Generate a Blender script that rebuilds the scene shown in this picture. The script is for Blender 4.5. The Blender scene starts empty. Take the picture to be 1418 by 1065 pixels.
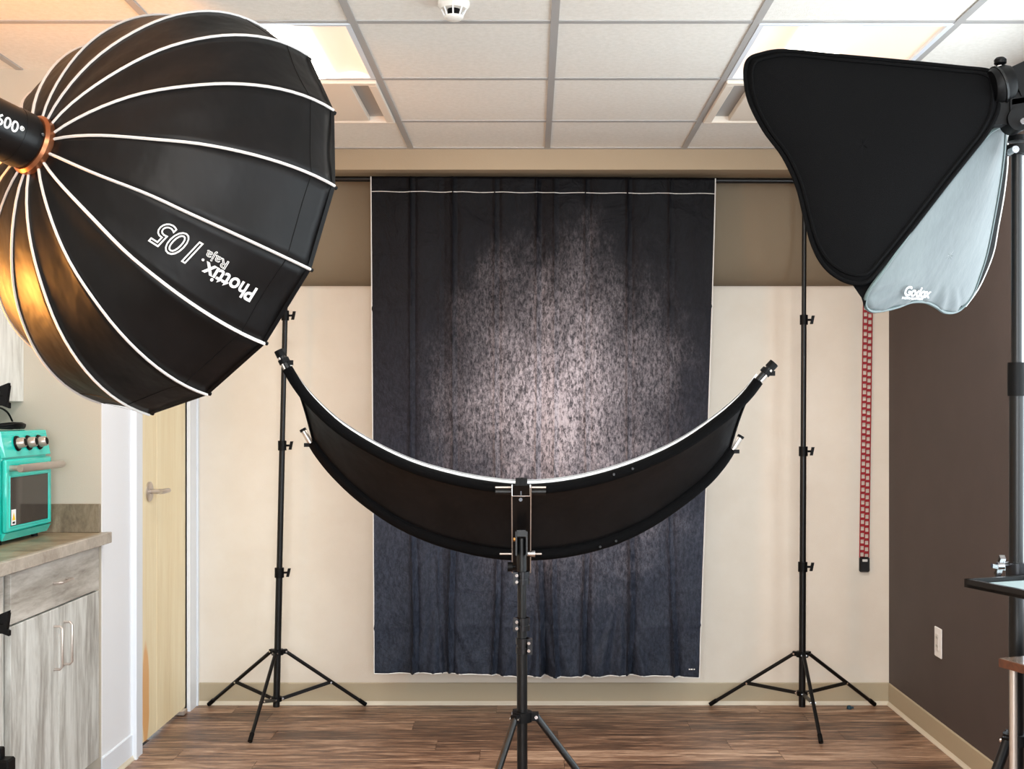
import bpy, math, random
from mathutils import Vector as V, Matrix
random.seed(7)
PI = math.pi
# ------------------------------------------------------------------ camera, world, lights, exposure
F = 1635.0            # focal length in pixels (image 1418 x 1065)
H = 1.39              # eye height
CX, CY = 737.0, 570.0 # principal vanishing point
sc = bpy.context.scene
cam = bpy.data.cameras.new('camera'); camo = bpy.data.objects.new('camera', cam); sc.collection.objects.link(camo)
camo.location = (0, 0, H); camo.rotation_euler = (PI/2, 0, 0)
cam.sensor_width = 36; cam.lens = 36*F/1418
cam.shift_x = -(CX-709)/1418; cam.shift_y = (CY-532.5)/1418
cam.clip_start = .05; cam.clip_end = 60
sc.camera = camo
w = bpy.data.worlds.new('sky'); sc.world = w; w.use_nodes = True
bg = w.node_tree.nodes['Background']; bg.inputs[0].default_value = (.80, .93, 1.0, 1); bg.inputs[1].default_value = 1.6
vs = sc.view_settings; vs.view_transform = 'Standard'; vs.look = 'None'; vs.gamma = 1; vs.use_curve_mapping = False
vs.exposure = 0.5

def area(name, loc, rot, sx, sy, power, col):
    l = bpy.data.lights.new(name, 'AREA'); l.shape = 'RECTANGLE'; l.size = sx; l.size_y = sy; l.energy = power; l.color = col
    o = bpy.data.objects.new(name, l); sc.collection.objects.link(o); o.location = loc; o.rotation_euler = rot; return o
XR, XL, D2, DE, ZC = 1.692, -1.60, 5.60, 4.39, 2.57     # right wall, left wall, back wall, niche end, ceiling
XN, YB = -2.25, -1.9                                    # niche back wall, rear wall
area('daylight_side', (1.95, 2.1, 1.56), (0, PI/2, 0), 1.45, 3.6, 62, (.86, .95, 1))
area('daylight_rear', (.35, YB-.25, 1.55), (PI/2, 0, 0), 2.9, 1.5, 150, (.93, .97, 1))
area('ceiling_fill', (.2, YB-.9, .25), (math.radians(125), 0, 0), 3.2, 1.0, 330, (.95, .97, 1))  # added upward fill outside the rear window, there to brighten the ceiling
# warm under-cabinet lamp just outside the frame at the left
area('warm_lamp', (-1.80, 2.95, 1.55), (0, math.radians(-112), 0), .12, .4, 17, (1, .38, .07))
CEIL_E, STRIP_E = .42, 9.0

# ------------------------------------------------------------------ materials
def lin(c):
    c = c/255.0
    return c/12.92 if c <= .04045 else ((c+.055)/1.055)**2.4
def C(r, g, b): return (lin(r), lin(g), lin(b), 1)
def newmat(name):
    m = bpy.data.materials.new(name); m.use_nodes = True
    nt = m.node_tree; return m, nt, nt.nodes['Principled BSDF']
def N(nt, t, **k):
    n = nt.nodes.new(t)
    for a, b in k.items():
        if a in n.inputs: n.inputs[a].default_value = b
        else: setattr(n, a, b)
    return n
def ramp(nt, stops):
    r = nt.nodes.new('ShaderNodeValToRGB'); e = r.color_ramp.elements
    e[0].position, e[0].color = stops[0]; e[1].position, e[1].color = stops[-1]
    for p, c in stops[1:-1]:
        x = e.new(p); x.color = c
    return r
def M(name, col, rough=.5, metal=0, col2=None, vscale=6, stretch=(1, 1, 1), bump=0, bscale=120, detail=4, sheen=0, spec=None, coat=0, lo=.35, hi=.65):
    m, nt, p = newmat(name)
    p.inputs['Roughness'].default_value = rough; p.inputs['Metallic'].default_value = metal
    p.inputs['Base Color'].default_value = col
    if spec is not None: p.inputs['Specular IOR Level'].default_value = spec
    if sheen: p.inputs['Sheen Weight'].default_value = sheen
    if coat: p.inputs['Coat Weight'].default_value = coat
    tc = N(nt, 'ShaderNodeTexCoord'); mp = N(nt, 'ShaderNodeMapping'); mp.inputs['Scale'].default_value = stretch
    nt.links.new(tc.outputs['Object'], mp.inputs[0])
    if col2:
        n = N(nt, 'ShaderNodeTexNoise', Scale=vscale, Detail=detail, Roughness=.6); nt.links.new(mp.outputs[0], n.inputs['Vector'])
        r = ramp(nt, [(lo, col), (hi, col2)]); nt.links.new(n.outputs['Fac'], r.inputs[0]); nt.links.new(r.outputs[0], p.inputs['Base Color'])
    if bump:
        n = N(nt, 'ShaderNodeTexNoise', Scale=bscale, Detail=3); nt.links.new(mp.outputs[0], n.inputs['Vector'])
        b = N(nt, 'ShaderNodeBump', Strength=bump, Distance=.01); nt.links.new(n.outputs['Fac'], b.inputs['Height']); nt.links.new(b.outputs[0], p.inputs['Normal'])
    return m
def wood(name, stops, stretch, scale=3, rough=.5, rnd=0.0, rand_off=True, bump=.15, knots=None):
    m, nt, p = newmat(name); p.inputs['Roughness'].default_value = rough
    tc = N(nt, 'ShaderNodeTexCoord'); oi = N(nt, 'ShaderNodeObjectInfo')
    geo = N(nt, 'ShaderNodeNewGeometry')
    ad = N(nt, 'ShaderNodeVectorMath', operation='MULTIPLY_ADD'); ad.inputs[1].default_value = (1, 1, 1)
    nt.links.new(geo.outputs['Position'], ad.inputs[0])
    mu = N(nt, 'ShaderNodeVectorMath', operation='SCALE'); mu.inputs[0].default_value = (7.3, 5.1, 3.7); nt.links.new(oi.outputs['Random'], mu.inputs['Scale'])
    if rand_off: nt.links.new(mu.outputs[0], ad.inputs[2])
    mp = N(nt, 'ShaderNodeMapping'); mp.inputs['Scale'].default_value = stretch; nt.links.new(ad.outputs[0], mp.inputs[0])
    n = N(nt, 'ShaderNodeTexNoise', Scale=scale, Detail=8, Roughness=.65, Distortion=.6); nt.links.new(mp.outputs[0], n.inputs['Vector'])
    n2 = N(nt, 'ShaderNodeTexNoise', Scale=scale*5, Detail=5, Roughness=.7); nt.links.new(mp.outputs[0], n2.inputs['Vector'])
    mx = N(nt, 'ShaderNodeMath', operation='MULTIPLY_ADD'); mx.inputs[1].default_value = .35; nt.links.new(n2.outputs['Fac'], mx.inputs[0]); nt.links.new(n.outputs['Fac'], mx.inputs[2])
    sb = N(nt, 'ShaderNodeMath', operation='MULTIPLY_ADD'); sb.inputs[1].default_value = rnd; sb.inputs[2].default_value = -.175-rnd*.5
    nt.links.new(oi.outputs['Random'], sb.inputs[0])
    a2 = N(nt, 'ShaderNodeMath', operation='ADD'); nt.links.new(mx.outputs[0], a2.inputs[0]); nt.links.new(sb.outputs[0], a2.inputs[1])
    r = ramp(nt, stops); nt.links.new(a2.outputs[0], r.inputs[0]); nt.links.new(r.outputs[0], p.inputs['Base Color'])
    b = N(nt, 'ShaderNodeBump', Strength=bump, Distance=.004); nt.links.new(a2.outputs[0], b.inputs['Height']); nt.links.new(b.outputs[0], p.inputs['Normal'])
    return m
def emis(name, col, s):
    m, nt, p = newmat(name); p.inputs['Base Color'].default_value = col
    p.inputs['Emission Color'].default_value = col; p.inputs['Emission Strength'].default_value = s; return m

m_cream = M('cream_wall_paint', C(230, 221, 208), .75, col2=C(226, 216, 202), bump=.08, bscale=300)
m_taupe = M('taupe_bulkhead_paint', C(168, 150, 125), .75, bump=.08, bscale=300)
m_taupe_shade = M('taupe_bulkhead_shade', C(126, 112, 92), .8, bump=.08, bscale=300)  # bulkhead taupe darkened: shade on the curved lower mass put into the colour
m_beige = M('beige_niche_paint', C(196, 187, 172), .75, bump=.08, bscale=300)
m_white = M('white_side_wall_paint', C(232, 234, 238), .6, bump=.05, bscale=300)
m_dark = M('dark_brown_wall_paint', C(74, 63, 60), .7, col2=C(70, 60, 57), bump=.1, bscale=260)
m_trim = M('white_gloss_trim', C(228, 234, 242), .35)
m_cove = M('putty_cove_base', C(178, 164, 138), .5)
m_cove2 = M('putty_cove_toe', C(214, 204, 184), .45)
m_tile = M('ceiling_tile_white', C(240, 237, 230), .9, col2=C(232, 229, 221), vscale=60, bump=.25, bscale=400)
m_grid = M('grey_grid_bar', C(172, 170, 168), .5)
m_floorbase = M('floor_joint', C(34, 22, 16), .9)
m_plank = wood('walnut_vinyl_plank', [(.30, C(44, 29, 22)), (.43, C(92, 66, 51)), (.54, C(142, 107, 84)), (.70, C(200, 168, 142))], (2.0, 24, 1), 2.2, .4, rnd=.15)
m_cab = wood('weathered_grey_laminate', [(.25, C(128, 123, 116)), (.42, C(170, 168, 162)), (.55, C(202, 202, 197)), (.78, C(228, 229, 225))], (3, 5, .7), 2.4, .5, bump=.05)
m_cabh = wood('weathered_grey_laminate_horizontal', [(.25, C(120, 113, 105)), (.45, C(164, 158, 149)), (.6, C(190, 185, 177)), (.8, C(214, 210, 202))], (3, .9, 6), 2.4, .5, bump=.05)
m_top = wood('taupe_stone_laminate', [(.22, C(92, 76, 58)), (.45, C(140, 120, 95)), (.6, C(162, 143, 118)), (.8, C(186, 172, 150))], (1.8, 3, 2), 3, .35, bump=.03, rand_off=False)
m_edge = wood('laminate_edge', [(.22, C(128, 116, 104)), (.45, C(160, 150, 138)), (.8, C(196, 188, 176))], (2, 3, 3), 4, .45, bump=.03, rand_off=False)
m_splash = wood('brown_stone_splash', [(.25, C(84, 72, 58)), (.45, C(122, 108, 88)), (.6, C(140, 127, 106)), (.8, C(172, 160, 138))], (5, 5, 2), 4, .45, bump=.03, rand_off=False)
m_steel = M('brushed_nickel', C(200, 190, 182), .34, .75)
m_chrome = M('chrome', C(215, 215, 218), .15, 1)
m_blackm = M('satin_black_metal', C(9, 9, 10), .36, .0, spec=.35)
m_blackp = M('black_plastic', C(7, 7, 8), .5, spec=.15)
m_blackf = M('black_nylon', C(9, 9, 10), .48, col2=C(17, 16, 17), vscale=9, bump=.8, bscale=7, stretch=(1.2, 1.2, .8), spec=.22)
m_blackv = M('black_elastic_fabric', C(7, 7, 8), .85, bump=.3, bscale=900, spec=.08)
m_pipe = M('white_piping', C(215, 213, 210), .6)
m_whitef = M('white_fabric', C(238, 238, 238), .7)
m_silverf = M('silver_grey_fabric', C(84, 92, 93), .7, col2=C(72, 80, 82), bump=.2, bscale=22, sheen=.1)
m_greyw = M('grey_welt', C(74, 88, 88), .6)
m_gun = M('gunmetal', C(52, 52, 54), .3, .9)
m_copper = M('copper_ring', C(150, 96, 66), .3, .8)
m_teal = M('turquoise_enamel', C(26, 196, 182), .25, coat=.5)
m_glassd = M('dark_oven_glass', C(38, 34, 33), .08, spec=.8)
m_red = M('red_plastic', C(150, 14, 26), .4)
m_blackk = M('black_cap', C(14, 14, 16), .4)
m_walnut = M('walnut_table_edge', C(96, 56, 36), .35, col2=C(70, 40, 26), vscale=8, stretch=(1, 8, 8))
m_tabtop = M('glossy_table_top', C(120, 105, 95), .15, coat=.6)
m_trayin = M('grey_rubber_mat', C(122, 140, 142), .6)
m_yel = M('warning_yellow', C(236, 196, 20), .5)
m_ink = M('print_white', C(238, 238, 236), .6)
m_copperknob = M('knob_brass', C(190, 140, 80), .3, 1)
m_blue = M('blue_plastic', C(24, 62, 78), .4)
m_glowside = emis('lit_lens', C(236, 214, 192), CEIL_E)
m_glowmid = emis('lit_lamp_strip', C(255, 246, 232), STRIP_E)
m_vent = M('vent_lens_white', C(236, 226, 212), .6)
m_maple = wood('maple_veneer', [(.2, C(222, 200, 156)), (.45, C(238, 220, 180)), (.7, C(246, 232, 196)), (.9, C(250, 240, 210))], (6, 6, .5), 2.0, .45, rnd=.1, bump=.03)
# a reddish heartwood streak low down on the first leaf
def heart(m):
    nt = m.node_tree; p = nt.nodes['Principled BSDF']; src = p.inputs['Base Color'].links[0].from_socket
    g = N(nt, 'ShaderNodeNewGeometry'); s = N(nt, 'ShaderNodeSeparateXYZ'); nt.links.new(g.outputs['Position'], s.inputs[0])
    n = N(nt, 'ShaderNodeTexNoise', Scale=5.0); nt.links.new(g.outputs['Position'], n.inputs['Vector'])
    # ellipse in (y, z) about (4.87, .22)
    a = N(nt, 'ShaderNodeMath', operation='SUBTRACT'); a.inputs[1].default_value = 4.905; nt.links.new(s.outputs['Y'], a.inputs[0])
    a1 = N(nt, 'ShaderNodeMath', operation='DIVIDE'); a1.inputs[1].default_value = .05; nt.links.new(a.outputs[0], a1.inputs[0])
    b = N(nt, 'ShaderNodeMath', operation='SUBTRACT'); b.inputs[1].default_value = .22; nt.links.new(s.outputs['Z'], b.inputs[0])
    b1 = N(nt, 'ShaderNodeMath', operation='DIVIDE'); b1.inputs[1].default_value = .24; nt.links.new(b.outputs[0], b1.inputs[0])
    a2 = N(nt, 'ShaderNodeMath', operation='MULTIPLY'); nt.links.new(a1.outputs[0], a2.inputs[0]); nt.links.new(a1.outputs[0], a2.inputs[1])
    b2 = N(nt, 'ShaderNodeMath', operation='MULTIPLY_ADD'); nt.links.new(b1.outputs[0], b2.inputs[0]); nt.links.new(b1.outputs[0], b2.inputs[1]); nt.links.new(a2.outputs[0], b2.inputs[2])
    c2 = N(nt, 'ShaderNodeMath', operation='ADD'); nt.links.new(b2.outputs[0], c2.inputs[0]); nt.links.new(n.outputs['Fac'], c2.inputs[1])
    r = ramp(nt, [(.8, (1, 1, 1, 1)), (1.0, (0, 0, 0, 1))]); d = N(nt, 'ShaderNodeMath', operation='DIVIDE'); d.inputs[1].default_value = 1.5
    nt.links.new(c2.outputs[0], d.inputs[0]); nt.links.new(d.outputs[0], r.inputs[0])
    mx = N(nt, 'ShaderNodeMix', data_type='RGBA'); nt.links.new(r.outputs[0], mx.inputs['Factor'])
    nt.links.new(src, mx.inputs['A']); mx.inputs['B'].default_value = C(232, 178, 118); nt.links.new(mx.outputs['Result'], p.inputs['Base Color'])
heart(m_maple)
m_pane, nt, p = newmat('window_glass')
tr = N(nt, 'ShaderNodeBsdfTransparent'); gl = N(nt, 'ShaderNodeBsdfGlossy', Roughness=.02); mx = N(nt, 'ShaderNodeMixShader'); mx.inputs[0].default_value = .06
nt.links.new(tr.outputs[0], mx.inputs[1]); nt.links.new(gl.outputs[0], mx.inputs[2]); nt.links.new(mx.outputs[0], nt.nodes['Material Output'].inputs[0])
# hand-painted backdrop print: black cloth with a mottled grey bloom, blue-grey lower part
m_drop, nt, p = newmat('mottled_backdrop_print'); p.inputs['Roughness'].default_value = .55; p.inputs['Sheen Weight'].default_value = 0
p.inputs['Specular IOR Level'].default_value = .13
tc = N(nt, 'ShaderNodeTexCoord')
def math1(op, a, b=None, c=None):
    n = N(nt, 'ShaderNodeMath', operation=op)
    for i, x in enumerate((a, b, c)):
        if x is None: continue
        if isinstance(x, (int, float)): n.inputs[i].default_value = x
        else: nt.links.new(x, n.inputs[i])
    return n.outputs[0]
sep = N(nt, 'ShaderNodeSeparateXYZ'); nt.links.new(tc.outputs['Object'], sep.inputs[0])
big = N(nt, 'ShaderNodeTexNoise', Scale=3.0, Detail=7, Roughness=.75); mp = N(nt, 'ShaderNodeMapping'); mp.inputs['Scale'].default_value = (1, 1, .75)
nt.links.new(tc.outputs['Object'], mp.inputs[0]); nt.links.new(mp.outputs[0], big.inputs['Vector'])
fine = N(nt, 'ShaderNodeTexNoise', Scale=66, Detail=8, Roughness=.85, Distortion=.3); mp2 = N(nt, 'ShaderNodeMapping'); mp2.inputs['Scale'].default_value = (1.3, 1, .55); nt.links.new(tc.outputs['Object'], mp2.inputs[0]); nt.links.new(mp2.outputs[0], fine.inputs['Vector'])
wx = math1('DIVIDE', math1('SUBTRACT', sep.outputs['X'], .12), .72)
wz = math1('DIVIDE', math1('SUBTRACT', sep.outputs['Z'], 1.16), .98)
rr = math1('SQRT', math1('ADD', math1('MULTIPLY', wx, wx), math1('MULTIPLY', wz, wz)))
rr2 = math1('ADD', rr, math1('MULTIPLY', math1('SUBTRACT', big.outputs['Fac'], .5), 1.1))
g1 = math1('SUBTRACT', 1.0, rr2); g1n = nt.nodes.new('ShaderNodeClamp'); nt.links.new(g1, g1n.inputs[0])
bloom = math1('MULTIPLY', math1('POWER', g1n.outputs[0], 2.1), 1.05)
mott = ramp(nt, [(.42, (.12, .12, .12, 1)), (.49, (.7, .7, .7, 1)), (.58, (1.6, 1.6, 1.6, 1))]); nt.links.new(fine.outputs['Fac'], mott.inputs[0])
bl = math1('MULTIPLY', bloom, mott.outputs[0])
top = ramp(nt, [(0, C(40, 45, 56)), (.30, C(52, 56, 68)), (.5, C(38, 38, 46)), (.75, C(18, 17, 23)), (1, C(3, 3, 7))]); nt.links.new(math1('DIVIDE', sep.outputs['Z'], 2.25), top.inputs[0])
mxt = N(nt, 'ShaderNodeMix', data_type='RGBA', blend_type='MULTIPLY'); mxt.inputs['Factor'].default_value = .45
nt.links.new(top.outputs[0], mxt.inputs['A']); nt.links.new(mott.outputs[0], mxt.inputs['B'])
mxb = N(nt, 'ShaderNodeMix', data_type='RGBA'); mxb.clamp_factor = True
nt.links.new(bl, mxb.inputs['Factor']); nt.links.new(mxt.outputs['Result'], mxb.inputs['A']); mxb.inputs['B'].default_value = C(186, 176, 182)
nt.links.new(mxb.outputs['Result'], p.inputs['Base Color'])
bmp = N(nt, 'ShaderNodeBump', Strength=.8, Distance=.02)
cre = N(nt, 'ShaderNodeTexNoise', Scale=8, Detail=6, Roughness=.6, Distortion=.7); nt.links.new(mp.outputs[0], cre.inputs['Vector'])
nt.links.new(cre.outputs['Fac'], bmp.inputs['Height']); nt.links.new(bmp.outputs[0], p.inputs['Normal'])

# ------------------------------------------------------------------ mesh helpers
class MB:
    def __init__(s): s.v = []; s.f = []
    def add(s, v, f):
        o = len(s.v); s.v += [V(a) for a in v]; s.f += [tuple(i+o for i in q) for q in f]; return s
    def box(s, a, b, bev=0):
        x0, y0, z0 = a; x1, y1, z1 = b
        x0, x1 = min(x0, x1), max(x0, x1); y0, y1 = min(y0, y1), max(y0, y1); z0, z1 = min(z0, z1), max(z0, z1)
        if bev <= 0:
            return s.add([(x0,y0,z0),(x1,y0,z0),(x1,y1,z0),(x0,y1,z0),(x0,y0,z1),(x1,y0,z1),(x1,y1,z1),(x0,y1,z1)],
                         [(0,3,2,1),(4,5,6,7),(0,1,5,4),(1,2,6,5),(2,3,7,6),(3,0,4,7)])
        b_ = bev; vs_ = []; 
        lay = [(z0, b_), (z0+b_, 0), (z1-b_, 0), (z1, b_)]
        for z, i in lay:
            e = i
            vs_ += [(x0+e+b_*0.0, y0+e+0, z), (x1-e, y0+e, z), (x1-e, y1-e, z), (x0+e, y1-e, z)] if False else \
                   [(x0+e, y0+b_+0, z), (x0+b_, y0+e, z), (x1-b_, y0+e, z), (x1-e, y0+b_, z), (x1-e, y1-b_, z), (x1-b_, y1-e, z), (x0+b_, y1-e, z), (x0+e, y1-b_, z)]
        fs = [tuple(range(7, -1, -1)), tuple(range(24, 32))]
        for l in range(3):
            for k in range(8):
                a0 = l*8+k; a1 = l*8+(k+1) % 8; fs.append((a0, a1, a1+8, a0+8))
        return s.add(vs_, fs)
    def obox(s, c, ax, ay, az):     # oriented box: centre and three half-axis vectors
        c = V(c); ax = V(ax); ay = V(ay); az = V(az); q = []
        for k in (-1, 1):
            for i, j in ((-1, -1), (1, -1), (1, 1), (-1, 1)): q.append(c+ax*i+ay*j+az*k)
        return s.add(q, [(0,3,2,1),(4,5,6,7),(0,1,5,4),(1,2,6,5),(2,3,7,6),(3,0,4,7)])
    def tube(s, pts, r, n=12, cap=True, flat=None):
        pts = [V(a) for a in pts]; m = len(pts)
        if not hasattr(r, '__len__'): r = [r]*m
        tan = []
        for i in range(m):
            t = pts[min(i+1, m-1)]-pts[max(i-1, 0)]
            if t.length < 1e-9: t = tan[-1] if tan else V((0, 0, 1))
            tan.append(t.normalized())
        up = V((0, 0, 1)) if abs(tan[0].z) < .9 else V((1, 0, 0))
        u = tan[0].cross(up).normalized(); vv = []; 
        for i in range(m):
            u = (u - tan[i]*u.dot(tan[i]))
            if u.length < 1e-6: u = tan[i].orthogonal()
            u.normalize(); w_ = tan[i].cross(u)
            for k in range(n):
                a = 2*PI*k/n; vv.append(pts[i]+u*(math.cos(a)*r[i])+w_*(math.sin(a)*r[i]*(flat or 1)))
        fs = []
        for i in range(m-1):
            for k in range(n):
                fs.append((i*n+k, i*n+(k+1) % n, (i+1)*n+(k+1) % n, (i+1)*n+k))
        if cap: fs += [tuple(range(n-1, -1, -1)), tuple(range((m-1)*n, m*n))]
        return s.add(vv, fs)
    def grid(s, fn, nu, nv, wrap=False):
        vv = [fn(i/nu, j/nv) for j in range(nv+1) for i in range(nu+1)]
        return s.add(vv, [(j*(nu+1)+i, j*(nu+1)+i+1, (j+1)*(nu+1)+i+1, (j+1)*(nu+1)+i) for j in range(nv) for i in range(nu)])
def tag(o, label=None, cat=None, group=None, kind=None):
    if label: o['label'] = label
    if cat: o['category'] = cat
    if group: o['group'] = group
    if kind: o['kind'] = kind
    return o
def wl(o):
    p = V(o.location)
    while o.parent: o = o.parent; p += V(o.location)
    return p
def obj(name, mb, mat, parent=None, at=None, smooth=False, solid=0, label=None):
    if at is None: at = wl(parent) if parent else V((0, 0, 0))
    at = V(at); me = bpy.data.meshes.new(name); me.from_pydata([tuple(a-at) for a in mb.v], [], mb.f); me.update()
    if smooth:
        me.polygons.foreach_set('use_smooth', [True]*len(me.polygons))
        try: me.set_sharp_from_angle(angle=math.radians(38))
        except Exception: pass
    me.materials.append(mat); o = bpy.data.objects.new(name, me); sc.collection.objects.link(o)
    if parent: o.parent = parent; o.location = at-wl(parent)
    else: o.location = at
    if solid:
        md = o.modifiers.new('thick', 'SOLIDIFY'); md.thickness = solid; md.offset = 0
    if label: o['label'] = label
    return o
def thing(name, label, cat, loc, group=None):
    o = bpy.data.objects.new(name, None); sc.collection.objects.link(o); o.location = loc; o.empty_display_size = .1
    return tag(o, label, cat, group)
def struct(name, mb, mat, **k):
    return tag(obj(name, mb, mat, **k), kind='structure')
def W(px, py, d): return V(((px-CX)*d/F, d, H-(py-CY)*d/F))
def catmull(p, n=6, closed=False):
    out = []; m = len(p)
    rng = range(m if closed else m-1)
    for i in rng:
        g = lambda k: p[k % m] if closed else p[max(0, min(m-1, k))]
        a, b, c, d = g(i-1), g(i), g(i+1), g(i+2)
        for k in range(n):
            t = k/n
            out.append(tuple(.5*((2*b[j])+(-a[j]+c[j])*t+(2*a[j]-5*b[j]+4*c[j]-d[j])*t*t+(-a[j]+3*b[j]-3*c[j]+d[j])*t**3) for j in range(len(b))))
    if not closed: out.append(tuple(p[-1]))
    return out
def text_mesh(s, size, outline=0, offset=0, shear=0, spacing=1):
    cu = bpy.data.curves.new('t', 'FONT'); cu.body = s; cu.size = size; cu.shear = shear; cu.space_character = spacing; cu.resolution_u = 4
    if outline: cu.fill_mode = 'NONE'; cu.bevel_depth = outline; cu.bevel_resolution = 0
    cu.offset = offset
    o = bpy.data.objects.new('t', cu); sc.collection.objects.link(o)
    dg = bpy.context.evaluated_depsgraph_get(); me = bpy.data.meshes.new_from_object(o.evaluated_get(dg))
    r = ([V(a.co) for a in me.vertices], [tuple(q.vertices) for q in me.polygons])
    bpy.data.objects.remove(o); bpy.data.curves.remove(cu); bpy.data.meshes.remove(me); return r

# ------------------------------------------------------------------ floor
struct('floor', MB().box((XN-.1, YB-.1, -.12), (XR+.2, D2+.1, -.008)), m_floorbase)
floor = bpy.data.objects['floor']
rows = 0; y = D2; pc = 0
while y > 2.0:
    y0 = y-.15; x = XN - random.random()*1.1
    while x < XR:
        x1 = x+1.22; a, b = max(x, XN), min(x1, XR)
        if b-a > .01 and not (b < XL and y > DE):
            obj('plank', MB().box((a+.0008, y0+.0008, -.008), (b-.0008, y-.0008, 0)), m_plank, floor); pc += 1
        x = x1
    y = y0
while y > YB:                                     # behind and under the camera: same boards, wider strips
    y0 = max(y-.6, YB); obj('plank', MB().box((XN, y0+.001, -.008), (XR, y-.001, 0)), m_plank, floor); y = y0

# ------------------------------------------------------------------ ceiling grid
DF = 5.285
struct('ceiling', MB().box((XN-.1, YB-.1, ZC+.03), (XR+.2, D2+.1, ZC+.12)), m_grid)
ceil = bpy.data.objects['ceiling']
gx = [.068+.61*k for k in range(-4, 4)]; gy = [4.786-.61*k for k in range(0, 11)]
lights = {(1, 2), (-2, 2), (1, 6), (-2, 6)}; vents = {(1, 1), (-2, 1)}
rows_y = [(DF, gy[0])]+[(gy[k], gy[k+1]) for k in range(10)]
cells = []
for ri, (ya, yb) in enumerate(rows_y):
    for ci in range(-4, 3):
        xa = .068+.61*ci; xb = xa+.61; xa_, xb_ = max(xa, XN), min(xb, XR)
        if xb_-xa_ < .03: continue
        if (ci, ri) in lights or (ci, ri) in vents: cells.append((ci, ri, xa, ya, yb)); continue
        q = .007
        obj('ceiling_tile', MB().box((xa_+q, max(yb, YB)+q, ZC-.001), (xb_-q, ya-q, ZC+.022), .004), m_tile, ceil)
xa = .068+.61*3
if XR-xa > .05: pass
for x in gx:
    if XN < x < XR: obj('grid_runner', MB().box((x-.012, YB, ZC-.006), (x+.012, DF, ZC+.03)), m_grid, ceil)
for yy in gy:
    if yy > YB: obj('cross_bar', MB().box((XN, yy-.012, ZC-.0045), (XR, yy+.012, ZC+.028)), m_grid, ceil)
obj('wall_angle', MB().box((XN, DF-.022, ZC-.005), (XR, DF, ZC+.02)), m_grid, ceil)

# ------------------------------------------------------------------ walls
struct('wall_back', MB().box((XL-.12, D2, 0), (XR+.2, D2+.1, ZC+.03)), m_cream)
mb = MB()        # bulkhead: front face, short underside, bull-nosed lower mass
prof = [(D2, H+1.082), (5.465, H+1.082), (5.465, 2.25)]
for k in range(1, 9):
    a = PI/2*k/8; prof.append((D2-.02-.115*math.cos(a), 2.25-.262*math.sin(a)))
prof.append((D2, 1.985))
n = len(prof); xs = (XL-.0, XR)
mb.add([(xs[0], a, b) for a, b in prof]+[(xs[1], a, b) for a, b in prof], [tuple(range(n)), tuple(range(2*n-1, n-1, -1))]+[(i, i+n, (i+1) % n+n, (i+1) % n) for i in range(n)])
struct('trim_5', mb, m_taupe_shade, smooth=True)
struct('trim_1', MB().box((XL, DF, H+1.083), (XR, D2, ZC+.03)), m_taupe)
# right wall with a window opening
wy0, wy1, wz0, wz1 = .4, 4.085, .82, 2.31
mb = MB().box((XR, YB, 0), (XR+.18, D2, wz0)).box((XR, YB, wz1), (XR+.18, D2, ZC+.03)).box((XR, YB, wz0), (XR+.18, wy0, wz1)).box((XR, wy1, wz0), (XR+.18, D2, wz1))
struct('wall_right', mb, m_dark)
win = bpy.data.objects.new('window_1', None); sc.collection.objects.link(win); win.location = (XR+.1, (wy0+wy1)/2, wz0); win['kind'] = 'structure'
fr = MB()
for a, b in (((XR+.06, wy0, wz0), (XR+.12, wy1, wz0+.05)), ((XR+.06, wy0, wz1-.05), (XR+.12, wy1, wz1)), ((XR+.06, wy0, wz0), (XR+.12, wy0+.05, wz1)), ((XR+.06, wy1-.05, wz0), (XR+.12, wy1, wz1)), ((XR+.06, 2.22, wz0), (XR+.12, 2.27, wz1))): fr.box(a, b)
obj('window_frame', fr, m_trim, win)
obj('reveal', MB().box((XR+.0, wy1-.006, wz0), (XR+.18, wy1, wz1)).box((XR, wy0, wz1-.006), (XR+.18, wy1, wz1)), m_trim, win)
obj('sill', MB().box((XR-.0, wy0, wz0), (XR+.18, wy1, wz0+.015)), m_trim, win)
obj('pane', MB().box((XR+.088, wy0+.05, wz0+.05), (XR+.092, 2.22, wz1-.05)), m_pane, win)
obj('pane', MB().box((XR+.088, 2.27, wz0+.05), (XR+.092, wy1-.05, wz1-.05)), m_pane, win)
# rear wall with a wide window behind the camera
mb = MB().box((XN, YB-.15, 0), (XR, YB, .8)).box((XN, YB-.15, 2.3), (XR, YB, ZC+.03)).box((XN, YB-.15, .8), (-1.1, YB, 2.3)).box((XR+.0, YB-.15, .8), (XR+.18, YB, 2.3)).box((1.5, YB-.15, .8), (XR, YB, 2.3))
struct('wall_rear', mb, m_cream)
w2 = bpy.data.objects.new('window_2', None); sc.collection.objects.link(w2); w2.location = (.2, YB-.08, .8); w2['kind'] = 'structure'
fr = MB()
for a, b in (((-1.1, YB-.1, .8), (1.5, YB-.04, .85)), ((-1.1, YB-.1, 2.25), (1.5, YB-.04, 2.3)), ((-1.1, YB-.1, .8), (-1.05, YB-.04, 2.3)), ((1.45, YB-.1, .8), (1.5, YB-.04, 2.3)), ((.17, YB-.1, .8), (.22, YB-.04, 2.3))): fr.box(a, b)
obj('window_frame', fr, m_trim, w2)
obj('pane', MB().box((-1.05, YB-.072, .85), (.17, YB-.068, 2.25)), m_pane, w2)
obj('pane', MB().box((.22, YB-.072, .85), (1.45, YB-.068, 2.25)), m_pane, w2)
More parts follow.
